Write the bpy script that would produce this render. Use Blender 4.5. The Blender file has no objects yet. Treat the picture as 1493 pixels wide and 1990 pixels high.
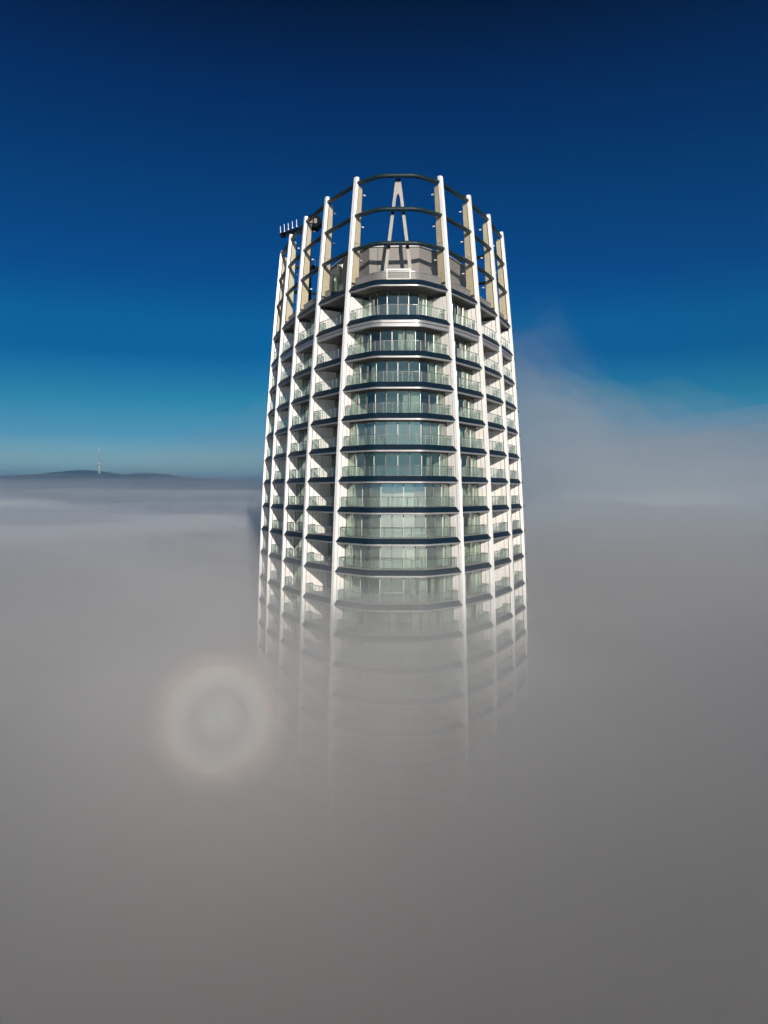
import bpy, math, random
from mathutils import Vector, noise
R = math.radians
random.seed(7)
scene = bpy.context.scene
COL = scene.collection
EYE = 150.0                                   # camera height above the ground, metres

# ---------------------------------------------------------------- camera, sky, sun, exposure
cam_d = bpy.data.cameras.new('camera')
cam = bpy.data.objects.new('camera', cam_d); COL.objects.link(cam); scene.camera = cam
cam_d.sensor_fit = 'VERTICAL'; cam_d.sensor_height = 24.0
cam_d.lens = 24.0 * 1380 / 1990
cam_d.clip_start = 0.5; cam_d.clip_end = 40000
cam.location = (0, 0, EYE); cam.rotation_euler = (R(90 - 1.74), 0, 0)

SUNV = Vector((.233, -.9906, .3216)).normalized()
sun_el = math.asin(SUNV.z); sun_az = math.atan2(SUNV.x, SUNV.y)
world = bpy.data.worlds.new('World'); scene.world = world; world.use_nodes = True
nt = world.node_tree; nt.nodes.clear()
wo = nt.nodes.new('ShaderNodeOutputWorld'); bg = nt.nodes.new('ShaderNodeBackground')
sky = nt.nodes.new('ShaderNodeTexSky'); sky.sky_type = 'NISHITA'; sky.sun_disc = False
sky.sun_elevation = sun_el; sky.sun_rotation = sun_az
sky.altitude = 300; sky.air_density = 1.0; sky.dust_density = 0.3; sky.ozone_density = 3.0
bg.inputs['Strength'].default_value = 0.10
nt.links.new(bg.outputs[0], wo.inputs[0])
# deep winter sky: the clear sky is tinted by height above the horizon (blue, deepening quickly)
tc = nt.nodes.new('ShaderNodeTexCoord'); sep = nt.nodes.new('ShaderNodeSeparateXYZ')
nt.links.new(tc.outputs['Generated'], sep.inputs[0])
ramp = nt.nodes.new('ShaderNodeValToRGB'); nt.links.new(sep.outputs['Z'], ramp.inputs[0])
SKY_RAMP = [(0.0, (0.4221, 0.5421, 0.6191)), (0.038, (0.4221, 0.5421, 0.6191)), (0.074, (0.1593, 0.3634, 0.4979)), (0.124, (0.0424, 0.2994, 0.3896)), (0.18, (0.0, 0.1822, 0.352)), (0.221, (0.0, 0.2026, 0.3727)), (0.28, (0.0, 0.1385, 0.3377)), (0.372, (0.0, 0.1199, 0.282)), (0.479, (0.0, 0.0679, 0.2127)), (0.566, (0.0, 0.0093, 0.0635)), (1.0, (0.0, 0.0093, 0.0635))]
cr = ramp.color_ramp
while len(cr.elements) < len(SKY_RAMP): cr.elements.new(0.5)
for e, (p, c) in zip(cr.elements, SKY_RAMP):
    e.position = p; e.color = (*c, 1)
mix = nt.nodes.new('ShaderNodeMix'); mix.data_type = 'RGBA'; mix.blend_type = 'MULTIPLY'; mix.inputs[0].default_value = 1
sd = nt.nodes.new('ShaderNodeVectorMath'); sd.operation = 'DOT_PRODUCT'; sd.inputs[1].default_value = SUNV
nt.links.new(tc.outputs['Generated'], sd.inputs[0])
sm = nt.nodes.new('ShaderNodeMapRange'); sm.interpolation_type = 'SMOOTHSTEP'
sm.inputs[1].default_value = -.25; sm.inputs[2].default_value = .9; nt.links.new(sd.outputs['Value'], sm.inputs[0])
side = nt.nodes.new('ShaderNodeMix'); side.data_type = 'RGBA'; side.inputs[7].default_value = (.42, .46, .46, 1)
nt.links.new(sm.outputs[0], side.inputs[0]); nt.links.new(ramp.outputs[0], side.inputs[6])
nt.links.new(sky.outputs[0], mix.inputs[6]); nt.links.new(side.outputs[2], mix.inputs[7])
nt.links.new(mix.outputs[2], bg.inputs['Color'])

sl = bpy.data.lights.new('sun', 'SUN'); sl.energy = 4.2; sl.angle = R(0.5); sl.color = (1.0, .92, .82)
so = bpy.data.objects.new('sun', sl); COL.objects.link(so)
so.rotation_euler = (-SUNV).to_track_quat('-Z', 'Y').to_euler()
so.location = (0, 0, 400)

vs = scene.view_settings
scene.display_settings.display_device = 'sRGB'
vs.view_transform = 'Standard'; vs.look = 'None'; vs.exposure = 0.40; vs.gamma = 1.0; vs.use_curve_mapping = False
scene.render.engine = 'CYCLES'
cy = scene.cycles
cy.max_bounces = 14; cy.diffuse_bounces = 3; cy.glossy_bounces = 3; cy.transmission_bounces = 3
cy.volume_bounces = 8; cy.transparent_max_bounces = 24
cy.caustics_reflective = False; cy.caustics_refractive = False
cy.use_denoising = True; cy.use_adaptive_sampling = True; cy.adaptive_threshold = .03; cy.adaptive_min_samples = 20
cy.sample_clamp_indirect = 6.0

# ---------------------------------------------------------------- materials
def mat(name, col, rough=.5, metal=0, var=0.0, scale=1.0, bump=0.0, spec=.5, stretch=None):
    m = bpy.data.materials.new(name); m.use_nodes = True
    n = m.node_tree; b = n.nodes['Principled BSDF']
    b.inputs['Base Color'].default_value = (*col, 1); b.inputs['Roughness'].default_value = rough
    b.inputs['Metallic'].default_value = metal; b.inputs['Specular IOR Level'].default_value = spec
    if var > 0:
        t = n.nodes.new('ShaderNodeTexCoord'); mp = n.nodes.new('ShaderNodeMapping')
        if stretch: mp.inputs['Scale'].default_value = stretch
        n.links.new(t.outputs['Object'], mp.inputs[0])
        ns = n.nodes.new('ShaderNodeTexNoise'); ns.inputs['Scale'].default_value = scale; ns.inputs['Detail'].default_value = 4
        n.links.new(mp.outputs[0], ns.inputs['Vector'])
        r = n.nodes.new('ShaderNodeMapRange'); r.inputs[1].default_value = .3; r.inputs[2].default_value = .7
        r.inputs[3].default_value = 1 - var; r.inputs[4].default_value = 1 + var * .3
        n.links.new(ns.outputs[0], r.inputs[0])
        x = n.nodes.new('ShaderNodeMix'); x.data_type = 'RGBA'; x.blend_type = 'MULTIPLY'; x.inputs[0].default_value = 1
        x.inputs[6].default_value = (*col, 1); n.links.new(r.outputs[0], x.inputs[7])
        n.links.new(x.outputs[2], b.inputs['Base Color'])
        if bump:
            bp = n.nodes.new('ShaderNodeBump'); bp.inputs['Strength'].default_value = bump; bp.inputs['Distance'].default_value = .02
            n.links.new(ns.outputs[0], bp.inputs['Height']); n.links.new(bp.outputs[0], b.inputs['Normal'])
    return m

def glass_mat(name, tint, haze=0.0, r0=.08, rough=0.0):
    """thin architectural pane: lets light straight through, tinted, with mirror reflection at grazing angles"""
    m = bpy.data.materials.new(name); m.use_nodes = True
    n = m.node_tree; n.nodes.clear()
    out = n.nodes.new('ShaderNodeOutputMaterial')
    tr = n.nodes.new('ShaderNodeBsdfTransparent'); tr.inputs[0].default_value = (*tint, 1)
    gl = n.nodes.new('ShaderNodeBsdfGlossy'); gl.inputs['Color'].default_value = (.80, .93, .85, 1); gl.inputs['Roughness'].default_value = rough
    # Schlick reflectance, the same from both sides of the pane
    ge = n.nodes.new('ShaderNodeNewGeometry'); dt = n.nodes.new('ShaderNodeVectorMath'); dt.operation = 'DOT_PRODUCT'
    n.links.new(ge.outputs['Normal'], dt.inputs[0]); n.links.new(ge.outputs['Incoming'], dt.inputs[1])
    def mth(op, a, b=None):
        q = n.nodes.new('ShaderNodeMath'); q.operation = op; q.use_clamp = False
        for i, v in enumerate((a, b)):
            if v is None: continue
            if isinstance(v, (int, float)): q.inputs[i].default_value = v
            else: n.links.new(v, q.inputs[i])
        return q.outputs[0]
    p5 = mth('POWER', mth('SUBTRACT', 1.0, mth('ABSOLUTE', dt.outputs['Value'])), 5.0)
    fres = mth('ADD', mth('MULTIPLY', p5, 1 - r0), r0)
    mx = n.nodes.new('ShaderNodeMixShader')
    n.links.new(fres, mx.inputs[0])
    if haze > 0:
        df = n.nodes.new('ShaderNodeBsdfDiffuse'); df.inputs[0].default_value = (.64, .69, .67, 1)
        m2 = n.nodes.new('ShaderNodeMixShader'); m2.inputs[0].default_value = haze
        n.links.new(tr.outputs[0], m2.inputs[1]); n.links.new(df.outputs[0], m2.inputs[2])
        n.links.new(m2.outputs[0], mx.inputs[1])
    else:
        n.links.new(tr.outputs[0], mx.inputs[1])
    n.links.new(gl.outputs[0], mx.inputs[2]); n.links.new(mx.outputs[0], out.inputs[0])
    return m

M = {
    'white': mat('white_panel', (.84, .83, .81), .36, var=.12, scale=1.1, stretch=(1.5, 1.5, .10)),
    'wall': mat('white_side_panel', (.80, .77, .73), .5, var=.13, scale=1.3, stretch=(1.5, 1.5, .12)),
    'groove': mat('dark_joint', (.03, .028, .026), .6),
    'beige': mat('beige_steel', (.40, .35, .24), .5, var=.10, scale=1.2),
    'navy': mat('navy_fascia', (.0025, .0125, .024), .5, var=.12, scale=.7, spec=.16),
    'lip': mat('grey_aluminium', (.27, .265, .27), .36, metal=.3, var=.05, scale=1),
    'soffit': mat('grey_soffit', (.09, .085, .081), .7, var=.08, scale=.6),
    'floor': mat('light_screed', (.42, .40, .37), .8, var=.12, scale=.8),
    'room': mat('plaster', (.60, .59, .55), .8, var=.06, scale=.4),
    'frame': mat('bronze_frame', (.12, .10, .085), .35, metal=.5),
    'frame_light': mat('light_frame', (.45, .43, .40), .35, metal=.3),
    'rail': mat('steel_rail', (.10, .10, .095), .3, metal=.55),
    'curtain': mat('curtain', (.46, .45, .39), .9, var=.15, scale=2, stretch=(3, 3, .05)),
    'pipe': mat('green_steel_pipe', (.007, .022, .028), .45, var=.1, scale=1.5, spec=.3),
    'parapet': mat('grey_parapet', (.17, .162, .157), .5, var=.06, scale=.8),
    'screen': mat('grey_plant_screen', (.20, .185, .175), .6, var=.07, scale=.5),
    'panel': mat('cream_panel', (.50, .47, .40), .5, var=.06, scale=1),
    'frame_a': mat('pale_steel', (.28, .265, .235), .5, var=.06, scale=1),
    'dark': mat('dark_machine', (.007, .009, .011), .9, var=.2, scale=3, spec=.08),
    'rod': mat('white_rod', (.8, .8, .8), .4),
    'lamp': mat('lamp_white', (.75, .75, .75), .3),
    'green': mat('green_cover', (.012, .035, .015), .6, var=.4, scale=6),
    'glass': glass_mat('window_glass', (.62, .72, .66), r0=.20),
    'glass_b': glass_mat('window_glass_clear', (.66, .76, .70), r0=.15),
    'glass_c': glass_mat('window_glass_mirror', (.55, .64, .59), r0=.30, haze=.10),
    'rail_glass': glass_mat('balustrade_glass', (.82, .88, .865), haze=.06, r0=.05),
}

# ---------------------------------------------------------------- mesh helpers
class MB:
    def __init__(s): s.v = []; s.f = []; s.m = []; s.mats = []; s.smooth = []
    def mi(s, name):
        if name not in s.mats: s.mats.append(name)
        return s.mats.index(name)
    def add(s, vs, fs, m, smooth=False):
        o = len(s.v); k = s.mi(m)
        s.v += [tuple(p) for p in vs]
        for f in fs: s.f.append(tuple(i + o for i in f)); s.m.append(k); s.smooth.append(smooth)
    def build(s, name, parent=None, base=Vector((0, 0, 0))):
        me = bpy.data.meshes.new(name)
        me.from_pydata([(x - base.x, y - base.y, z - base.z) for x, y, z in s.v], [], s.f)
        for n in s.mats: me.materials.append(M[n] if isinstance(n, str) else n)
        me.polygons.foreach_set('material_index', s.m)
        me.polygons.foreach_set('use_smooth', s.smooth)
        me.update()
        o = bpy.data.objects.new(name, me); COL.objects.link(o)
        if parent is not None: o.parent = parent
        return o
BOXF = [(0, 1, 2, 3), (7, 6, 5, 4), (0, 4, 5, 1), (1, 5, 6, 2), (2, 6, 7, 3), (3, 7, 4, 0)]
def box(mb, c, ax, ay, az, m):
    """box centred at c with half-axis vectors"""
    c = Vector(c); vs = []
    for sz in (-1, 1):
        for sx, sy in ((-1, -1), (-1, 1), (1, 1), (1, -1)):
            vs.append(c + ax * sx + ay * sy + az * sz)
    mb.add(vs, BOXF, m)
def bar(mb, a, b, w, h, m, up=Vector((0, 0, 1))):
    a = Vector(a); b = Vector(b); d = b - a
    if d.length < 1e-4: return
    u = d.normalized(); s = u.cross(up)
    if s.length < 1e-3: s = u.cross(Vector((0, 1, 0)))
    s.normalize(); t = s.cross(u)
    box(mb, (a + b) / 2, s * w / 2, t * h / 2, d / 2, m)
def tube(mb, pts, r, m, n=14, cap=True, r_end=None):
    pts = [Vector(p) for p in pts]
    if cap:                                      # domed ends
        u0 = (pts[0] - pts[1]).normalized(); u1 = (pts[-1] - pts[-2]).normalized()
        rad = [r * .35, r * .8] + [r] * len(pts) + [r * .8, r * .35]
        pts = [pts[0] + u0 * r * .38, pts[0] + u0 * r * .25] + pts + [pts[-1] + u1 * r * .25, pts[-1] + u1 * r * .38]
    else: rad = [r + ((r_end if r_end is not None else r) - r) * i / (len(pts) - 1) for i in range(len(pts))]
    vs = []
    for i, p in enumerate(pts):
        a = pts[max(i - 1, 0)]; b = pts[min(i + 1, len(pts) - 1)]
        u = (b - a).normalized(); s = u.cross(Vector((0, 0, 1)))
        if s.length < 1e-3: s = Vector((1, 0, 0))
        s.normalize(); t = s.cross(u)
        for k in range(n):
            an = 2 * math.pi * k / n
            vs.append(p + (s * math.cos(an) + t * math.sin(an)) * rad[i])
    fs = []
    for i in range(len(pts) - 1):
        for k in range(n):
            fs.append((i * n + k, i * n + (k + 1) % n, (i + 1) * n + (k + 1) % n, (i + 1) * n + k))
    mb.add(vs, fs, m, True)
    L = (len(pts) - 1) * n
    mb.add([vs[k] for k in range(n)], [tuple(range(n))], m); mb.add([vs[L + k] for k in range(n)], [tuple(reversed(range(n)))], m)
def tag(o, label=None, cat=None, group=None, kind=None):
    if label: o['label'] = label
    if cat: o['category'] = cat
    if group: o['group'] = group
    if kind: o['kind'] = kind
    return o
def empty(name, loc):
    o = bpy.data.objects.new(name, None); COL.objects.link(o); o.location = loc; return o

# ---------------------------------------------------------------- tower geometry
TH = R(1.12)
def PL(X, d):                       # plan coordinates (X right of the tower axis as seen from the viewpoint side, d depth) to world
    return Vector((X * math.cos(TH) + d * math.sin(TH), -X * math.sin(TH) + d * math.cos(TH)))
ZB = -38.0; KS = 7.2e-4; Z_EYE = 0.7
def inset(z):                       # how far the facade leans in at height z (relative to camera height), against eye level
    s = KS * max(z - ZB, 0) ** 2
    return s - KS * (Z_EYE - ZB) ** 2
CENTER = (0.0, 92.0)
# column feet at eye level, going round the plan clockwise seen from above: R4 R3 R2 R1 | L1..L5 | L6 B1..B3 | R5
COLS = {'R4': (16.4, 94.3), 'R3': (13.78, 88.0), 'R2': (10.6, 81.9), 'R1': (6.7, 76.4),
        'L1': (-6.65, 76.5), 'L2': (-10.66, 82.0), 'L3': (-14.02, 88.1), 'L4': (-16.95, 94.5), 'L5': (-19.28, 101.0),
        'L6': (-14.4, 110.6), 'B1': (-7.6, 111.4), 'B2': (-.7, 110.8), 'B3': (6.0, 109.2), 'R5': (12.3, 106.6)}
ORDER = ['R4', 'R3', 'R2', 'R1', 'L1', 'L2', 'L3', 'L4', 'L5', 'L6', 'B1', 'B2', 'B3', 'R5']
CORNER = {('R1', 'L1'): [(2.9, 73.1), (-2.9, 73.1)],
          ('L5', 'L6'): [(-20.25, 105.0), (-18.3, 109.2)],
          ('R5', 'R4'): [(16.3, 103.2), (17.45, 98.6)]}
# closed polygon of plan vertices
POLY = []; IDX = {}
for i, k in enumerate(ORDER):
    IDX[k] = len(POLY); POLY.append(Vector(COLS[k]))
    nx = ORDER[(i + 1) % len(ORDER)]
    for c in CORNER.get((k, nx), []): POLY.append(Vector(c))
NV = len(POLY)
# outward normals (the loop R..->nose->L..->back runs clockwise in (X,d): outward is to the left-hand... computed against the centre)
def outward(a, b):
    t = (b - a).normalized(); n = Vector((t.y, -t.x))
    if n.dot((a + b) / 2 - Vector(CENTER)) < 0: n = -n
    return n
EN = [outward(POLY[i], POLY[(i + 1) % NV]) for i in range(NV)]
MIT = []
for i in range(NV):
    n1 = EN[i - 1]; n2 = EN[i]
    MIT.append((n1 + n2) / (1 + n1.dot(n2)))
for j in (1, 2): MIT[IDX['R1'] + j].x = math.copysign(.33, POLY[IDX['R1'] + j].x)
def vert(i, z, off=0.0):            # plan vertex i at height z, moved inward by off
    return POLY[i % NV] - MIT[i % NV] * (inset(z) + off)
def colpos(k, z): return vert(IDX[k], z)
def colframe(k):
    i = IDX[k]; n = MIT[i].normalized(); t = Vector((-n.y, n.x))
    return n, t
def bay_line(a, b, z, off, trim=0.0, fillet=True, nseg=7, push=0.0):
    """outline of a bay between columns a and b at height z, offset inward; trimmed at both ends"""
    i0 = IDX[a]; i1 = IDX[b]
    n = (i1 - i0) % NV
    pts = [vert(i0 + j, z, off) for j in range(n + 1)]
    if push and (a, b) == ('R1', 'L1'):
        for q in pts[1:-1]: q.y += push
    if trim:
        d = (pts[1] - pts[0]); pts[0] = pts[0] + d.normalized() * trim
        d = (pts[-2] - pts[-1]); pts[-1] = pts[-1] + d.normalized() * trim
    if n > 1 and fillet:
        out = [pts[0]]
        for j in range(1, n):
            p, c, q = pts[j - 1], pts[j], pts[j + 1]
            l1 = (p - c); l2 = (q - c)
            r = min(.85, l1.length * .48, l2.length * .48)
            s = c + l1.normalized() * r; e = c + l2.normalized() * r
            for k in range(nseg):
                t = k / (nseg - 1)
                out.append(s * (1 - t) ** 2 + c * 2 * t * (1 - t) + e * t * t)
        out.append(pts[-1]); pts = out
    return pts
def V3(p, z):
    w = PL(p.x, p.y); return Vector((w.x, w.y, EYE + z))
def strip(mb, la, za, lb, zb, m, smooth=False):
    """faces between two polylines with as many points"""
    n = len(la)
    vs = [V3(p, za) for p in la] + [V3(p, zb) for p in lb]
    mb.add(vs, [(i, i + 1, n + i + 1, n + i) for i in range(n - 1)], m, smooth)
def resample(pts, step, minn=2):
    L = [0]
    for i in range(1, len(pts)): L.append(L[-1] + (pts[i] - pts[i - 1]).length)
    n = max(minn, round(L[-1] / step)); out = []
    for k in range(n + 1):
        s = L[-1] * k / n; j = 0
        while j < len(L) - 2 and L[j + 1] < s: j += 1
        t = (s - L[j]) / max(L[j + 1] - L[j], 1e-6)
        out.append(pts[j].lerp(pts[j + 1], min(max(t, 0), 1)))
    return out

FLOORS = [21.5, 17.77, 14.0, 10.75, 7.5, 4.22, .96, -2.28, -5.52, -8.76, -12.3, -15.55, -18.8]
while FLOORS[-1] > -144: FLOORS.append(FLOORS[-1] - 3.25)
BAYS = [(ORDER[i], ORDER[(i + 1) % len(ORDER)]) for i in range(len(ORDER))]
DEPTH = {('R1', 'L1'): 1.4, ('L1', 'L2'): 3.2, ('L2', 'L3'): 1.5, ('L3', 'L4'): 3.0, ('L4', 'L5'): 2.2,
         ('R2', 'R1'): 1.45, ('R3', 'R2'): 2.9, ('R4', 'R3'): 1.5}
CORE_T = .40
def core_pts(line, z):
    c = Vector(CENTER); return [p.lerp(c, CORE_T) for p in line]

base = Vector((PL(*CENTER).x, PL(*CENTER).y, 0.0))
tower = empty('tower', base)
tag(tower, 'white high-rise tower with glass balconies and open ringed crown rising out of the fog', 'tower')

# columns
ZTOP = 34.1
def sweep(mb, k, zs, o0, o1, w, m, o1f=None, cap=True):
    """vertical member at column k: from o0 to o1 behind the column face, w wide"""
    n, t = colframe(k); rows = []
    for z in zs:
        p = colpos(k, z); oo = o1f(z) if o1f else o1
        rows.append([p - n * o0 + t * w / 2, p - n * o0 - t * w / 2, p - n * oo - t * w / 2, p - n * oo + t * w / 2])
    vs = []
    for z, r in zip(zs, rows): vs += [V3(q, z) for q in r]
    fs = []
    for i in range(len(zs) - 1):
        for a in range(4):
            b = (a + 1) % 4
            fs.append((i * 4 + a, i * 4 + b, i * 4 + 4 + b, i * 4 + 4 + a))
    if cap: fs += [(0, 3, 2, 1), tuple(len(vs) - 4 + a for a in range(4))]
    mb.add(vs, fs, m)
def zrange(z0, z1, step):
    n = max(1, round((z1 - z0) / step)); return [z0 + (z1 - z0) * i / n for i in range(n + 1)]
RINGS = [33.45, 29.8, 26.1]
for k in ORDER:
    mb = MB()
    sweep(mb, k, zrange(-149.5, -50, 10) + zrange(-48, ZTOP, 2.6), 0, .38, .43, 'white')
    c = mb.build('column', tower, base)
    mb = MB()                                        # side wall of the balconies, white panels with joints
    zs = zrange(-149.5, -50, 10) + zrange(-48, 21.0, 2.6)
    sweep(mb, k, zs, .422, .47, .30, 'groove')
    sweep(mb, k, zs, .472, .95, .36, 'wall'); sweep(mb, k, zs, .952, 1.0, .32, 'lip')
    sweep(mb, k, zs, 1.002, 1.9, .36, 'wall'); sweep(mb, k, zs, 1.902, 1.93, .34, 'lip')
    sweep(mb, k, zs, 1.932, 3.6, .36, 'wall')
    mb.build('side_wall', c, base)
    mb = MB()                                        # beige steel plate behind the bar in the open crown
    def inner(z): return .95 + (ZTOP - z) * .04
    sweep(mb, k, zrange(21.9, 33.4, 2.0), .422, .50, .14, 'groove')
    for z0, z1 in ((22.6, 26.9), (26.95, 33.2)):
        sweep(mb, k, zrange(z0, z1, 2.0), .502, 1, .30, 'beige', o1f=inner)
    sweep(mb, k, [21.9, 22.3], .502, 1, .34, 'beige', o1f=lambda z: inner(z) + .1)
    sweep(mb, k, [22.3, 22.6], .502, 1, .24, 'groove', o1f=lambda z: inner(z) - .05)
    n, t = colframe(k)
    for z in (23.6, 27.9, 31.0):                     # bolts
        for s in (1, -1):
            p = colpos(k, z) - n * (inner(z) * .55 + .25) + t * s * .155
            a = V3(p, z); tt = PL(t.x, t.y) - PL(0, 0); tv = Vector((tt.x, tt.y, 0))
            box(mb, a, tv * .012, Vector((0, 0, .03)), tv.cross(Vector((0, 0, 1))) * .03, 'groove')
    mb.build('steel_plate', c, base)
    # floodlights on the inner edge of the plate
    for z in (32.4, 28.9, 25.2):
        mb = MB(); p = colpos(k, z); q0 = p - n * inner(z); q1 = p - n * (inner(z) + .28)
        bar(mb, V3(q0, z), V3(q1, z), .05, .05, 'dark')
        c3 = V3(p - n * (inner(z) + .38), z + .03)
        nn = (V3(p - n, z) - V3(p, z)).normalized(); tt = nn.cross(Vector((0, 0, 1)))
        box(mb, c3, nn * .14, tt * .09, (Vector((0, 0, 1)) + nn * .5).normalized() * .06, 'lamp')
        mb.build('floodlight', tower, base)

# crown ring pipes, one length per bay and level
for a, b in BAYS:
    for z in RINGS:
        ln = bay_line(a, b, z, .34, trim=.14, push=.5)
        mb = MB(); tube(mb, [V3(p, z) for p in ln], .23, 'pipe')
        mb.build('ring_pipe', tower, base)

def fascia(mb, a, b, zf, lip_h=.20, double=False, top_off=.27, inner=None, hh=.54):
    """sloping navy edge, grey lip and soffit of one bay; zf is the lower tip of the navy edge"""
    lo = bay_line(a, b, zf, .03, trim=.20); up = bay_line(a, b, zf, .03 + top_off, trim=.50)
    strip(mb, lo, zf, up, zf + hh, 'navy', False)
    # hipped ends
    for e, s in ((0, 1), (-1, -1)):
        ln = bay_line(a, b, zf, 1.0, trim=.20)
        tri = [V3(lo[e], zf), V3(up[e], zf + hh), V3(ln[e], zf + hh), V3(ln[e], zf)]
        mb.add(tri, [(0, 1, 2, 3)], 'navy')
    l1 = bay_line(a, b, zf, .14, trim=.20)
    strip(mb, lo, zf, l1, zf, 'navy')
    z = zf
    if double:
        l2 = bay_line(a, b, zf, .20, trim=.20)
        strip(mb, l1, z, l1, z - .30, 'lip', True); strip(mb, l1, z - .30, l2, z - .30, 'lip')
        strip(mb, l2, z - .30, l2, z - .38, 'groove'); strip(mb, l2, z - .38, l1, z - .38, 'lip')
        strip(mb, l1, z - .38, l1, z - .70, 'lip', True); z -= .70
    else:
        strip(mb, l1, z, l1, z - lip_h, 'lip', True); z -= lip_h
    for e in (0, -1):
        ln = bay_line(a, b, zf, 1.0, trim=.20)
        mb.add([V3(l1[e], zf), V3(ln[e], zf), V3(ln[e], z), V3(l1[e], z)], [(0, 1, 2, 3)], 'lip')
    l3 = bay_line(a, b, zf, .45, trim=.20)
    strip(mb, l1, z, l3, z, 'lip'); strip(mb, l3, z, l3, z + .06, 'groove')
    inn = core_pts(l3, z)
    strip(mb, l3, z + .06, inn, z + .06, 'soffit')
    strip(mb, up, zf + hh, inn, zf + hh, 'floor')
    return z

def railing(parent, a, b, zf, hh=.54):
    z0 = zf + hh; z1 = z0 + 1.05
    ln = bay_line(a, b, zf, .42, trim=.55)
    r0 = bay_line(a, b, zf, 1.25, trim=.42)
    path = [r0[0]] + ln + [r0[-1]]
    pts = [r0[0]] + resample(ln, .98) + [r0[-1]]
    g = MB(); f = MB()
    strip(g, path, z0 + .03, path, z1 - .02, 'rail_glass')
    for p in pts: bar(f, V3(p, z0), V3(p, z1), .045, .06, 'rail')
    for i in range(len(path) - 1): bar(f, V3(path[i], z1), V3(path[i + 1], z1), .055, .045, 'rail')
    r = f.build('railing', parent, base)
    g.build('glass_panel', parent, base)

def window_unit(a, b, zf, zc, rng, hh=.54):
    """full-height glazing of one bay standing on the floor over zf, up to the soffit zc"""
    dp = DEPTH.get((a, b), 2.2) + (.8 if zf == FLOORS[1] and (a, b) == ('R1', 'L1') else 0); z0 = zf + hh; zm = (z0 + zc) / 2
    ln = bay_line(a, b, zm, dp, trim=.2, fillet=True, nseg=4)
    if (a, b) in CORNER: ln = resample(ln, .6)
    pts = resample(ln, 1.22)
    f = MB(); g = MB(); c = MB(); n = len(pts)
    top = zc - .12
    for i in range(n - 1): 
        bar(f, V3(pts[i], z0 + .04), V3(pts[i + 1], z0 + .04), .08, .08, 'frame')
        bar(f, V3(pts[i], top + .05), V3(pts[i + 1], top + .05), .10, .16, 'frame')
    for i, p in enumerate(pts):
        bar(f, V3(p, z0), V3(p, top), .06, .12, 'frame_light' if i % 2 and i not in (0, n - 1) else 'frame')
        bar(f, V3(p, top - .28), V3(p, top), .10, .17, 'frame')
    gl = rng.choice(('glass', 'glass', 'glass_b', 'glass_c'))
    strip(g, pts, z0, pts, top, gl)
    f = f.build('window', tower, base); g.build('pane', f, base)
    # curtains and roller blinds behind some panes
    C = Vector(CENTER)
    def inw(p, o): return p + (C - p).normalized() * o
    made = False
    for i in range(n - 1):
        r = rng.random()
        if r < (.2 if (a, b) == ('R1', 'L1') else .42):
            q0, q1 = inw(pts[i], .32), inw(pts[i + 1], .32)
            w = rng.uniform(.35, 1.0); q1 = q0.lerp(q1, w)
            m = 10; zz = []
            for k in range(m + 1):
                t = k / m; pp = q0.lerp(q1, t); zz.append(inw(pp, .06 * (k % 2)))
            strip(c, zz, z0 + .03, zz, top, 'curtain', True); made = True
    if made: c.build('curtain', f, base)

def proj_score(a, b, zf):
    p = (vert(IDX[a], zf) + vert(IDX[b], zf)) / 2
    w = abs(vert(IDX[a], zf).x / vert(IDX[a], zf).y - vert(IDX[b], zf).x / vert(IDX[b], zf).y)
    n = outward(vert(IDX[a], zf), vert(IDX[b], zf))
    if n.dot(-p) <= 0: return 0
    h = max(0, -zf)
    return w * 1380 / p.y * math.exp(-.1 * max(h - 15, 0))
cells = sorted(((proj_score(a, b, z), a, b, z) for (a, b) in BAYS for z in FLOORS[1:]), key=lambda t: -t[0])
big = {(a, b, z) for s, a, b, z in cells[:100] if s > 0}
# every slab: the hundred that show largest are balconies of their own, the rest are one
rest = MB(); rest_rail = MB()
rng = random.Random(3)
for fi, zf in enumerate(FLOORS):
    for a, b in BAYS:
        if fi == 0:
            mb = MB(); fascia(mb, a, b, zf, lip_h=.16)
            mb.build('roof_edge', tower, base); continue
        dbl = fi == 1
        if (a, b, zf) in big:
            mb = MB(); fascia(mb, a, b, zf, double=dbl)
            o = mb.build('balcony', tower, base)
            railing(o, a, b, zf)
        elif zf > -60:
            fascia(rest, a, b, zf, double=dbl)
            z0 = zf + .54; ln = bay_line(a, b, zf, .42, trim=.55)
            strip(rest_rail, ln, z0, ln, z0 + 1.05, 'rail_glass')
            for p in resample(ln, 1.0): bar(rest_rail, V3(p, z0), V3(p, z0 + 1.05), .045, .06, 'rail')
            for i in range(len(ln) - 1): bar(rest_rail, V3(ln[i], z0 + 1.05), V3(ln[i + 1], z0 + 1.05), .05, .045, 'rail')
        else:
            lo = bay_line(a, b, zf, .03, trim=.2); up = bay_line(a, b, zf, .3, trim=.5)
            strip(rest, lo, zf, up, zf + .54, 'navy'); inn = core_pts(lo, zf)
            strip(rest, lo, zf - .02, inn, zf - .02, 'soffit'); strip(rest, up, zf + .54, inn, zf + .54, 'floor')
tag(rest.build('balcony', tower, base), kind='stuff')
tag(rest_rail.build('balcony_railing', tower, base), kind='stuff')
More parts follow.
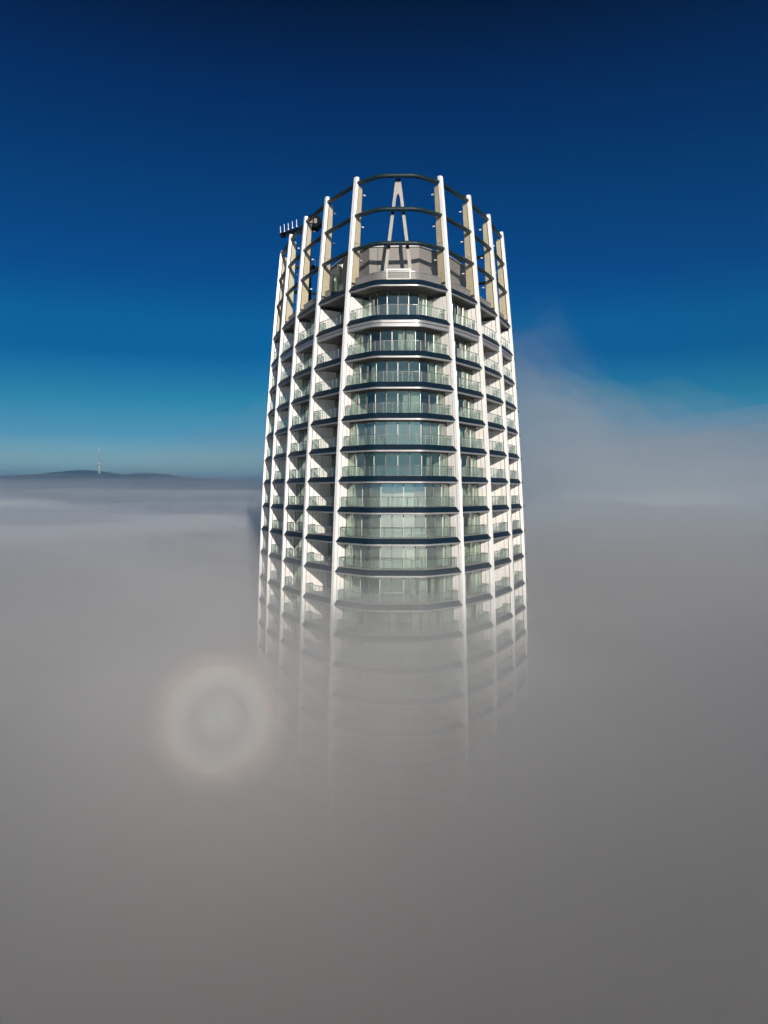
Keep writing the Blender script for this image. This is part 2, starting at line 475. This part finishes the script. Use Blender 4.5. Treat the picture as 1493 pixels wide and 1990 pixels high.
# windows: one unit under each slab
restw = MB()
for fi in range(1, len(FLOORS)):
    zf = FLOORS[fi]; zc = FLOORS[fi - 1] - (.70 if fi - 1 == 1 else .16 if fi == 1 else .20) + .06
    for a, b in BAYS:
        if (a, b, zf) in big: window_unit(a, b, zf, zc, rng)
        else:
            zm = (zf + zc) / 2; ln = bay_line(a, b, zm, DEPTH.get((a, b), 2.2), trim=.2, nseg=4)
            strip(restw, ln, zf + .54, ln, zc, 'glass')
            if zf > -60:
                for p in resample(ln, 1.22): bar(restw, V3(p, zf + .54), V3(p, zc), .06, .12, 'frame')
tag(restw.build('window', tower, base), kind='stuff')
# core and party walls inside
mb = MB()
for a, b in BAYS:
    for z0, z1 in [(-149.5, -90), (-90, -40)] + [(FLOORS[i + 1], FLOORS[i]) for i in range(0, 20)][::-1]:
        l0 = bay_line(a, b, z0, .45, trim=.2); l1 = bay_line(a, b, z1, .45, trim=.2)
        strip(mb, core_pts(l0, z0), z0, core_pts(l1, z1), z1, 'room')
mb.build('core', tower, base)
mb = MB()
for k in ORDER:
    n, t = colframe(k); zs = zrange(-149.5, 21.3, 6)
    vs = []
    for z in zs:
        p = colpos(k, z); q0 = p - n * 3.55; q1 = p.lerp(Vector(CENTER), CORE_T + .04); tt = Vector((-(q1 - q0).y, (q1 - q0).x)).normalized() * .1
        vs += [V3(q0 + tt, z), V3(q1 + tt, z), V3(q1 - tt, z), V3(q0 - tt, z)]
    fs = []
    for i in range(len(zs) - 1):
        for a in range(4): fs.append((4 * i + a, 4 * i + (a + 1) % 4, 4 * i + 4 + (a + 1) % 4, 4 * i + 4 + a))
    mb.add(vs, fs, 'room')
mb.build('party_wall', tower, base)

# roof deck, parapet, plant room
ZR = 21.5 + .54
mb = MB()
allp = []
for a, b in BAYS: allp += bay_line(a, b, 21.5, 1.0)[:-1]
mb.add([V3(p, ZR + .02) for p in allp], [tuple(range(len(allp)))], 'floor'); mb.build('roof', tower, base)
for a, b in BAYS:
    mb = MB()
    o = bay_line(a, b, 21.5, .95, trim=.28); i = bay_line(a, b, 21.5, 1.15, trim=.28)
    zt = ZR + .98
    strip(mb, o, ZR, o, zt, 'parapet', True); strip(mb, i, zt, i, ZR, 'parapet', True)
    o2 = bay_line(a, b, 21.5, .90, trim=.28); i2 = bay_line(a, b, 21.5, 1.2, trim=.28)
    strip(mb, o2, zt, o2, zt + .07, 'lip', True); strip(mb, o2, zt + .07, i2, zt + .07, 'lip'); strip(mb, o2, zt, i2, zt, 'lip'); strip(mb, i2, zt + .07, i2, zt, 'lip')
    for e in (0, -1): mb.add([V3(o[e], ZR), V3(i[e], ZR), V3(i[e], zt), V3(o[e], zt)], [(0, 1, 2, 3)], 'parapet')
    mb.build('parapet', tower, base)
plan = [Vector(p) for p in [(-9.2, 88.6), (-6.0, 82.4), (-4.0, 80.2), (-3.15, 79.0), (2.3, 78.9), (3.6, 80.2), (5.8, 82.4), (8.4, 87.0), (8.4, 88.4), (3, 92), (-5, 92)]]
zt = 26.75
mb = MB()
n = len(plan); vs = [V3(p, ZR) for p in plan] + [V3(p, zt) for p in plan]
mb.add(vs, [(i, (i + 1) % n, n + (i + 1) % n, n + i) for i in range(n)], 'screen')
mb.add([V3(p, zt) for p in plan], [tuple(range(n))], 'dark')
pc = sum(plan, Vector((0, 0))) / n
pr = mb.build('plant_room', tower, base)
mb = MB()
for i in range(n):
    p, q = plan[i], plan[(i + 1) % n]; e = lambda u: u + (u - pc).normalized() * .05
    bar(mb, V3(e(p), zt + .05), V3(e(q), zt + .05), .22, .14, 'lip')
mb.build('coping', pr, base)
# vertical recess at the right of the front face
mb = MB(); 
for x, d in ((-2.2, 78.98),):
    bar(mb, V3(Vector((x, d - .04)), ZR), V3(Vector((x, d - .04)), zt - .02), .05, .06, 'groove')
mb.build('panel_joint', pr, base)

# the tall A-shaped frame on the nose, with the cream panel box between its feet
mb = MB()
zA0, zA1 = ZR, 33.1
def nose(x, z, off): # point on the flat of the nose at height z
    v = vert(IDX['R1'] + 1, z, off); return Vector((x, v.y))
def A_leg(s):
    outer = [(1.66, zA0), (.40, 32.4), (.31, zA1)]; innr = [(1.30, zA0), (.20, 31.3), (.11, 31.62), (0, 31.75)]
    pts = outer + [(0, zA1)] + innr[::-1]
    fr = [V3(nose(s * x, z, 1.45), z) for x, z in pts]; bk = [V3(nose(s * x, z, 1.70), z) for x, z in pts]
    m = len(pts)
    mb.add(fr + bk, [tuple(range(m)), tuple(reversed(range(m, 2 * m)))] + [(i, (i + 1) % m, m + (i + 1) % m, m + i) for i in range(m)], 'frame_a')
A_leg(1); A_leg(-1)
for z, w in ((29.8, .58), (26.1, .98)):
    for s in (1, -1):
        bar(mb, V3(nose(s * w, z, 1.1), z - .24), V3(nose(s * w, z, 1.5), z - .24), .3, .14, 'dark')
bar(mb, V3(nose(0, 33.2, 1.1), 33.18), V3(nose(0, 33.2, 1.7), 33.18), .5, .16, 'dark')
mb.build('frame', tower, base)
mb = MB()
y0 = nose(0, 23, .70).y; y1 = y0 + .5
def pbox(x0, x1, ya, yb, za, zb, m):
    c = V3(Vector(((x0 + x1) / 2, (ya + yb) / 2)), (za + zb) / 2)
    ex = (V3(Vector((1, 0)), 0) - V3(Vector((0, 0)), 0)); ey = (V3(Vector((0, 1)), 0) - V3(Vector((0, 0)), 0))
    box(mb, c, ex * (x1 - x0) / 2, ey * (yb - ya) / 2, Vector((0, 0, (zb - za) / 2)), m)
pbox(-1.12, 1.22, y0 + .12, y1, ZR + .25, ZR + 1.15, 'panel')
pbox(-1.2, 1.3, y0, y1 + .02, ZR + 1.15, ZR + 1.25, 'white'); pbox(-1.2, 1.3, y0, y1 + .02, ZR + .15, ZR + .25, 'panel')
pbox(1.22, 1.3, y0, y1 + .02, ZR + .25, ZR + 1.15, 'white'); pbox(-1.2, -1.12, y0, y1 + .02, ZR + .25, ZR + 1.15, 'white')
for zz in (.55, .85): pbox(-1.1, 1.2, y0 + .1, y0 + .12, ZR + zz, ZR + zz + .015, 'groove')
mb.build('panel_box', tower, base)

# ---------------------------------------------------------------- things on the roof
def at(px, py, d):                  # true position from the direction in which it is seen and its distance
    X = (px - 746.5) / 1380 * d; return Vector((X, d, EYE + (953 - py) / 1380 * d))
rc = empty('roof_crane', at(601, 585, 94.5)); B = Vector(rc.location); B.z = EYE + ZR
rc.location = B
tag(rc, 'dark roof crane with long boom carrying five thin white rods, behind the left crown columns', 'crane')
top = at(601, 441, 94.5)
mb = MB(); Z1 = Vector((0, 0, 1)); AX = Vector((1, 0, 0)); AY = Vector((0, 1, 0))
for sx in (-.28, .28):
    for sy in (-.28, .28): bar(mb, (B.x + sx, B.y + sy, B.z), (B.x + sx, B.y + sy, top.z - .5), .12, .12, 'dark')
zz = B.z
while zz < top.z - 1.2:
    for sx, sy, ex, ey in ((-.28, -.28, .28, -.28), (.28, -.28, .28, .28), (.28, .28, -.28, .28), (-.28, .28, -.28, -.28)):
        bar(mb, (B.x + sx, B.y + sy, zz), (B.x + ex, B.y + ey, zz + .8), .07, .07, 'dark')
    zz += .8
box(mb, (B.x, B.y, (B.z + top.z) / 2 - 3.2), AX * .2, AY * .2, Z1 * 3.0, 'dark')
mb.build('mast', rc, B)
hc = at(612, 440, 94.3)
mb = MB(); m8 = 10
pr8 = [(.95, -.25), (.95, .3), (.6, .72), (-.6, .72), (-.95, .35), (-.95, -.3), (-.55, -.78), (.5, -.82)]
vs = [(hc.x + x, hc.y - .8, hc.z + z) for x, z in pr8] + [(hc.x + x, hc.y + .8, hc.z + z) for x, z in pr8]
mb.add(vs, [tuple(range(7, -1, -1)), tuple(range(8, 16))] + [(i, (i + 1) % 8, 8 + (i + 1) % 8, 8 + i) for i in range(8)], 'dark')
hs = mb.build('machine_housing', rc, B)
mb = MB()
for dx in (-.3, .28): box(mb, (hc.x + dx, hc.y - .83, hc.z + .0), AX * .2, AY * .03, Z1 * .30, 'frame')
mb.build('grille', hs, B)
bl = at(548, 461, 98.6); br_ = at(606, 445, 94.6)
mb = MB(); bar(mb, bl, br_, .40, .24, 'dark'); 
bar(mb, bl + (br_ - bl) * .25 - Z1 * .2, br_ - Z1 * .75, .25, .2, 'dark')
box(mb, bl - Z1 * .12 + AX * .35, AX * .34, AY * .34, Z1 * .26, 'dark')
box(mb, bl + Z1 * .0 + AX * 1.4, AX * .5, AY * .42, Z1 * .2, 'green')
mb.build('boom', rc, B)
for px, y0_, y1_ in ((548, 446, 458), (555.5, 442, 456), (563, 440, 452), (571, 436.5, 449), (579, 433, 446)):
    t = (px - 548) / 58; d = 98.6 - 4 * t; mb = MB()
    a_, b_ = at(px, y1_, d), at(px - .6, y0_, d)
    bar(mb, a_, b_, .06, .06, 'rod', up=AY); box(mb, a_, AX * .08, AY * .08, Z1 * .07, 'rod')
    mb.build('rod', rc, B)
mb = MB()
a_ = at(614, 524, 94.2); e1 = at(602, 517, 94.4); e2 = at(602, 529, 94.4)
bar(mb, e1, a_, .1, .1, 'rod'); bar(mb, e2, a_, .1, .1, 'dark'); bar(mb, e1 - Z1 * .3, a_ - Z1 * .05, .3, .45, 'dark')
bar(mb, a_, a_ + Z1 * .95, .09, .09, 'rod', up=AY); mb.build('bracket', rc, B)

ws = empty('weather_station', at(662, 545, 82)); W = at(662, 532, 82); ws.location = W
tag(ws, 'small beige instrument box with white side shields above the roof parapet', 'weather station')
mb = MB(); c = at(662, 524, 82)
box(mb, c, AX * .17, AY * .15, Z1 * .27, 'beige'); box(mb, c + Z1 * .30, AX * .12, AY * .12, Z1 * .05, 'dark'); mb.build('housing', ws, W)
for s in (-1, 1):
    mb = MB(); box(mb, c + AX * s * .26 + Z1 * .03, AX * .05, AY * .14, Z1 * .3, 'rod'); mb.build('shield', ws, W)
mb = MB(); bar(mb, (c.x, c.y, EYE + ZR), c, .08, .08, 'dark'); mb.build('pole', ws, W)
gm = empty('plant_machine', at(654, 556, 81)); G = gm.location.copy(); G.z = EYE + ZR; gm.location = G
tag(gm, 'dark green machine unit standing on the roof below the small beige box', 'machine')
mb = MB(); c = at(654, 548, 81)
vs = []
for z, w in ((EYE + ZR + .3, .42), (c.z, .44), (c.z + .55, .30)):
    for k in range(8): an = k * math.pi / 4 + .4; vs.append((c.x + w * math.cos(an), c.y + w * math.sin(an), z))
mb.add(vs, [(8 * r + k, 8 * r + (k + 1) % 8, 8 * r + 8 + (k + 1) % 8, 8 * r + 8 + k) for r in (0, 1) for k in range(8)] + [tuple(range(16, 24))], 'green')
mb.build('cover', gm, G)
mb = MB(); box(mb, (c.x - .1, c.y - .46, c.z - .1), AX * .07, AY * .04, Z1 * .16, 'lip'); mb.build('gauge', gm, G)
mb = MB(); box(mb, (c.x, c.y, EYE + ZR + .16), AX * .5, AY * .5, Z1 * .15, 'dark'); mb.build('base', gm, G)

# ---------------------------------------------------------------- ground, hills, radio tower
M['ground'] = mat('ground', (.06, .07, .045), .9, var=.4, scale=.003)
M['forest'] = mat('forest_hills', (.018, .034, .030), .95, var=.45, scale=.012)
mb = MB(); S = 14000
mb.add([(-S, -S, 0), (S, -S, 0), (S, S + 6000, 0), (-S, S + 6000, 0)], [(0, 1, 2, 3)], 'ground')
tag(mb.build('ground'), 'ground far below the fog', kind='structure')
ridge = [(-330, 938), (-200, 936), (-80, 934), (0, 930), (50, 925), (100, 920), (130, 915), (155, 912), (175, 914.5), (205, 918), (222, 920.5), (236, 921.5), (252, 919.5), (275, 918),
         (300, 919.5), (330, 922), (350, 925), (370, 928), (390, 930.5), (430, 931), (500, 937), (620, 941), (800, 943)]
def ridge_y(px):
    for (x0, y0), (x1, y1) in zip(ridge, ridge[1:]):
        if x0 <= px <= x1:
            t = (px - x0) / (x1 - x0); t = t * t * (3 - 2 * t) * .5 + t * .5
            return y0 + (y1 - y0) * t
    return 940
DH = 5200.0
mb = MB(); NX, NY = 330, 26; vs = []
for j in range(NY):
    v = j / (NY - 1) * 2 - 1
    for i in range(NX):
        px = -330 + 1130 * i / (NX - 1)
        X = (px - 746.5) / 1380 * DH; y = DH + v * 1100 + 200 * math.sin(i * .05)
        h = EYE + (953 - ridge_y(px)) / 1380 * DH
        prof = math.cos(v * math.pi / 2) ** .8 if abs(v) < 1 else 0
        nz = noise.noise(Vector((X * .0025, y * .0025, 0))) * 26 * (1 - prof ** 4) + noise.noise(Vector((X * .02, y * .02, 3))) * 4.5 + noise.noise(Vector((X * .06, y * .06, 5))) * 2.5
        vs.append((X, y, h * prof + nz * prof - 2))
fs = [(j * NX + i, j * NX + i + 1, (j + 1) * NX + i + 1, (j + 1) * NX + i) for j in range(NY - 1) for i in range(NX - 1)]
mb.add(vs, fs, 'forest', True)
tag(mb.build('hills'), 'dark blue wooded hills rising just above the fog at the horizon', kind='structure')

tb = at(194, 920, 5190)
rm = empty('radio_tower', tb); TB = Vector(tb)
tag(rm, 'slender white and grey television tower standing on the distant hill', 'television tower')
M['mast_white'] = mat('mast_white', (.5, .5, .5), .5); M['mast_grey'] = mat('mast_grey', (.28, .28, .30), .5); M['mast_red'] = mat('mast_red', (.26, .2, .19), .5)
def lathe(name, prof, m, parent, n=14):
    mb = MB(); vs = []
    for z, r in prof:
        for k in range(n): an = 2 * math.pi * k / n; vs.append((tb.x + r * math.cos(an), tb.y + r * math.sin(an), tb.z + z))
    mb.add(vs, [(i * n + k, i * n + (k + 1) % n, (i + 1) * n + (k + 1) % n, (i + 1) * n + k) for i in range(len(prof) - 1) for k in range(n)] + [tuple(range(len(vs) - n, len(vs))), tuple(range(n))[::-1]], m, True)
    return mb.build(name, parent, TB)
lathe('shaft', [(-14, 5), (14, 5), (22, 6.5), (44, 9), (46, 6)], 'mast_grey', rm)
for k in range(4):
    an = math.pi / 4 + k * math.pi / 2; mb = MB()
    bar(mb, (tb.x + 11 * math.cos(an), tb.y + 11 * math.sin(an), tb.z - 22), (tb.x + 6 * math.cos(an), tb.y + 6 * math.sin(an), tb.z + 22), 2.2, 2.2, 'mast_white')
    mb.build('leg', rm, TB)
lathe('lower_pod', [(44, 9), (45, 11), (51, 11), (52, 8)], 'mast_white', rm)
lathe('middle_body', [(52, 7.5), (66, 7.5)], 'mast_red', rm)
lathe('upper_pod', [(66, 9), (72, 9.5), (73, 8), (78, 7), (80, 5)], 'mast_white', rm)
lathe('lattice_mast', [(80, 4.2), (118, 3.4), (150, 2.6)], 'mast_grey', rm, 6)
lathe('antenna', [(150, 2.8), (172, 2.6), (192, 2.0)], 'mast_white', rm, 8)

# ---------------------------------------------------------------- fog and haze
def vol_mat(name, color, density, g=0.0, back=0.0):
    m = bpy.data.materials.new(name); m.use_nodes = True; n = m.node_tree; n.nodes.clear()
    o = n.nodes.new('ShaderNodeOutputMaterial'); v = n.nodes.new('ShaderNodeVolumePrincipled')
    v.inputs['Color'].default_value = (*color, 1); v.inputs['Density'].default_value = density * (1 - back); v.inputs['Anisotropy'].default_value = g
    if back:                              # water droplets also throw light back towards the sun
        w = n.nodes.new('ShaderNodeVolumePrincipled'); w.inputs['Color'].default_value = (*color, 1)
        w.inputs['Density'].default_value = density * back; w.inputs['Anisotropy'].default_value = -.66
        a = n.nodes.new('ShaderNodeAddShader'); n.links.new(v.outputs[0], a.inputs[0]); n.links.new(w.outputs[0], a.inputs[1])
        n.links.new(a.outputs[0], o.inputs['Volume'])
    else: n.links.new(v.outputs[0], o.inputs['Volume'])
    return m
def sst(a, b, x):
    t = min(max((x - a) / (b - a), 0), 1); return t * t * (3 - 2 * t)
def fog_top(x, y, seed, amp, lift, far=0.0):
    roll = noise.noise(Vector((x * .0016, y * .0011, seed))) * (.28 * far)
    r = math.hypot(x, y)
    z = 5 * sst(120, 1500, r) + (far + roll) * sst(300, 3000, r)
    # the bank heaps up behind the tower on the right
    z += 13 * math.exp(-((x - 130) / 95) ** 2 - ((y - 300) / 130) ** 2) + 8 * math.exp(-((x - 300) / 160) ** 2 - ((y - 420) / 200) ** 2)
    z += 3 * math.exp(-((x - 20) / 45) ** 2 - ((y - 190) / 50) ** 2)
    s = Vector((x * .011, y * .011, seed))
    calm = 1 - .75 * sst(900, 2500, r)
    z += calm * noise.noise(s) * amp * (1 + 1.2 * sst(100, 800, r)) + calm * noise.noise(s * 2.7) * amp * .45 + calm * noise.noise(s * .25) * 5 * sst(200, 1200, r)
    return EYE + lift + z
def fog_layer(density, lift, seed, amp, g=.66, col=(.945, .93, .91), zbot=6.0, far=0.0, back=0.0):
    xs = []; ys = []
    def axis(lo, hi, c, n):     # finer near c
        out = []
        for i in range(n + 1):
            t = -1 + 2 * i / n; s = abs(t) ** 2.6 * (1 if t > 0 else -1)
            out.append(c + s * ((hi - c) if t > 0 else (c - lo)))
        return out
    xs = axis(-3800, 3800, 0, 130); ys = axis(-900, 4300, 60, 150)
    nx, ny = len(xs), len(ys); vs = []; fs = []
    for y in ys:
        for x in xs: vs.append((x, y, fog_top(x, y, seed, amp, lift, far)))
    for j in range(ny - 1):
        for i in range(nx - 1): fs.append((j * nx + i, j * nx + i + 1, (j + 1) * nx + i + 1, (j + 1) * nx + i))
    # walls and bottom
    per = [i for i in range(nx)] + [j * nx + nx - 1 for j in range(1, ny)] + [(ny - 1) * nx + i for i in range(nx - 2, -1, -1)] + [j * nx for j in range(ny - 2, 0, -1)]
    b0 = len(vs)
    for p in per: vs.append((vs[p][0], vs[p][1], zbot))
    m = len(per)
    for k in range(m): fs.append((per[(k + 1) % m], per[k], b0 + k, b0 + (k + 1) % m))
    fs.append(tuple(b0 + k for k in range(m - 1, -1, -1)))
    mb = MB(); mm = vol_mat('fog_%g' % density, col, density, g, back); mb.mats = [mm]
    mb.v = vs; mb.f = fs; mb.m = [0] * len(fs); mb.smooth = [False] * len(fs)
    return tag(mb.build('fog'), 'pale grey sea of fog swallowing the lower tower', kind='stuff')
# (at most eight scattering lobes may overlap at one point: only two layers carry the backward lobe)
fog_layer(.0007, -3.0, 21.0, 1.0, zbot=4, far=44.0, g=.5, col=(.54, .63, .70))  # distance blue painted into this far layer's colour; deeper layers tinted warmer
fog_layer(.009, -6.0, 1.3, 3.6, zbot=5, col=(.84, .85, .87), back=.115)
fog_layer(.018, -13.0, 5.1, 6.8, zbot=6, col=(.905, .883, .868), back=.12)
fog_layer(.030, -21.0, 9.7, 5.5, zbot=7, g=.5, col=(.84, .80, .76))
fog_layer(.045, -28.0, 13.2, 2.5, zbot=8, g=.5, col=(.79, .745, .70))

def puff(c, r, density, seed, rot=0, amp=.58, sub=4, g=.5, fr=1.35, col=(.82, .895, .955), back=0.0):
    import bmesh
    bm = bmesh.new(); bmesh.ops.create_icosphere(bm, subdivisions=sub, radius=1)
    for v in bm.verts:
        n_ = noise.noise(v.co * fr + Vector((seed, 0, 0))) * amp + noise.noise(v.co * fr * 2.6 + Vector((0, seed, 0))) * amp * .45
        p = v.co * (1 + n_); p = Vector((p.x * r[0], p.y * r[1], p.z * r[2]))
        cs, sn = math.cos(rot), math.sin(rot)
        v.co = (c[0] + p.x * cs + p.z * sn, c[1] + p.y, EYE + c[2] - p.x * sn + p.z * cs)
    me = bpy.data.meshes.new('fog'); bm.to_mesh(me); bm.free(); me.materials.append(vol_mat('fog_wisp_%g' % seed, col, density * 1.9, g, back))
    o = bpy.data.objects.new('fog', me); COL.objects.link(o)
    return tag(o, 'thin wisp of fog drifting up behind the tower' if c[1] > 150 else 'low billow of fog lying on the fog around the tower', kind='stuff')
# thin plume rising behind the tower, sloping down to the right
for (c, r, dn, rot) in [((36, 195, 10), (30, 40, 32), .0036, .3), ((62, 208, 2), (42, 45, 30), .0065, .35), ((24, 185, 18), (20, 30, 25), .002, .35),
                        ((52, 200, 20), (26, 28, 13), .0015, .7), ((-32, 210, 2), (42, 40, 24), .0016, -.3), ((100, 235, -12), (120, 60, 30), .014, .08),
                        ((150, 300, -12), (190, 60, 34), .006, .05), ((-210, 420, -7), (240, 120, 13), .004, 0), ((60, 205, -12), (60, 45, 32), .010, .1),
                        ((-60, 230, -12), (80, 50, 10), .010, 0), ((-110, 190, -12), (50, 36, 7), .018, .05), ((105, 175, -14), (34, 30, 9), .02, -.1),
                        ((1, 60, -14), (11, 9, 6.5), .026, 0), ((-13, 64, -21), (14, 8, 8), .022, 0), ((16, 66, -25), (14, 10, 8), .018, 0), ((45, 105, -15), (22, 18, 6), .02, .1), ((-42, 78, -13), (20, 14, 4.5), .022, .1)]:
    for q, (sc, w) in enumerate(((1.08, .5), (.76, .6))):      # denser towards its middle
        puff(c, [e * sc for e in r], dn * w, c[0] * .37 + 2 + q * 1.7, rot, col=(.88, .925, .96) if c[1] > 150 else (.95, .925, .90), back=0 if c[1] > 150 else .10)

# uneven billows lying on the fog surface around the tower
rb = random.Random(11)
for (px, d, z, w, h, dn) in ((430, 95, -8.5, 13, 3.6, .020), (330, 120, -9, 20, 4.0, .018), (140, 150, -8, 26, 4.6, .014), (30, 105, -13, 16, 4.5, .020),
                             (1120, 100, -9, 13, 4.2, .018), (1240, 130, -6, 20, 6.0, .014), (1420, 120, -9, 17, 5.0, .016), (560, 74, -15, 9, 4.0, .022),
                             (960, 72, -17, 10, 4.4, .020), (240, 70, -14, 11, 3.6, .018), (1300, 70, -16, 11, 4.0, .016), (700, 52, -14, 9, 3.6, .016)):
    puff(((px - 746.5) / 1380 * d, d, z), (w, w * .7, h), dn / 1.9 * .8, px * .013 + 4, rot=rb.uniform(-.12, .12), amp=.55, g=.5, fr=1.3, col=(.95, .935, .925), back=.16)
# a brighter streak on the fog surface left of the tower
puff((-24.5, 98, -6.2), (3.6, 2.6, .6), .05, 3.3, rot=.1, amp=.3, sub=4, col=(.98, .97, .96), back=.4)
# sun's glory painted into tinted fog rings, opposite the sun from the camera
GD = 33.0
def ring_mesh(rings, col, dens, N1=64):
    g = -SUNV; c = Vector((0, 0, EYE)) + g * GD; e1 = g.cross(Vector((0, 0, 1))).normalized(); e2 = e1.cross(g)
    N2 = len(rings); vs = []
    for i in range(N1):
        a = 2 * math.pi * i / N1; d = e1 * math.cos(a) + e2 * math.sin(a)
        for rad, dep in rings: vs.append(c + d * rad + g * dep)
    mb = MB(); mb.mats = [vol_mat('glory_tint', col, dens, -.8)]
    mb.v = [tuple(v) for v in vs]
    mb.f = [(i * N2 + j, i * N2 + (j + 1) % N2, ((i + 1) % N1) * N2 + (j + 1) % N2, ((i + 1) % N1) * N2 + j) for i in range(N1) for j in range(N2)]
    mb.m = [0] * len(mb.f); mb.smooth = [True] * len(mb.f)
    return tag(mb.build('painted_glory_ring'), 'faint glory painted as a rainbow-coloured ring of tinted fog at lower left', kind='stuff')
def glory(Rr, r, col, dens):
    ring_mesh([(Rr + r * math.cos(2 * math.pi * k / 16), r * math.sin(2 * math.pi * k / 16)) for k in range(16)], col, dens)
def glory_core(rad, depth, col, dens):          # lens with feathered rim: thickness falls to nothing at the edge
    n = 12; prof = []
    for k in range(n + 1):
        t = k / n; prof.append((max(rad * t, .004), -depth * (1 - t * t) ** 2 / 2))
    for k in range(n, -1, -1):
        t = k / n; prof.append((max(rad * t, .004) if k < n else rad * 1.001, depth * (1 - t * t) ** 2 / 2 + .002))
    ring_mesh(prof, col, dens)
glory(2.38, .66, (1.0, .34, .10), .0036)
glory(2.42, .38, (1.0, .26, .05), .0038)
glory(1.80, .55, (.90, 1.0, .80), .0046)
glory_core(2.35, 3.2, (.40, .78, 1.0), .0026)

mb = MB(); mb.mats = [vol_mat('haze_air', (.14, .55, .95), 1.0e-4, 0.4)]
def hb(x0, x1, y0, y1, z0, z1):
    vs = [(x0, y0, z0), (x0, y1, z0), (x1, y1, z0), (x1, y0, z0), (x0, y0, z1), (x0, y1, z1), (x1, y1, z1), (x1, y0, z1)]
    mb.v = vs; mb.f = list(BOXF); mb.m = [0] * 6; mb.smooth = [False] * 6
hb(-14500, 14500, -14500, 20500, -1.0, EYE + 340)
tag(mb.build('haze'), 'thin blue air in front of the distant hills', kind='stuff')
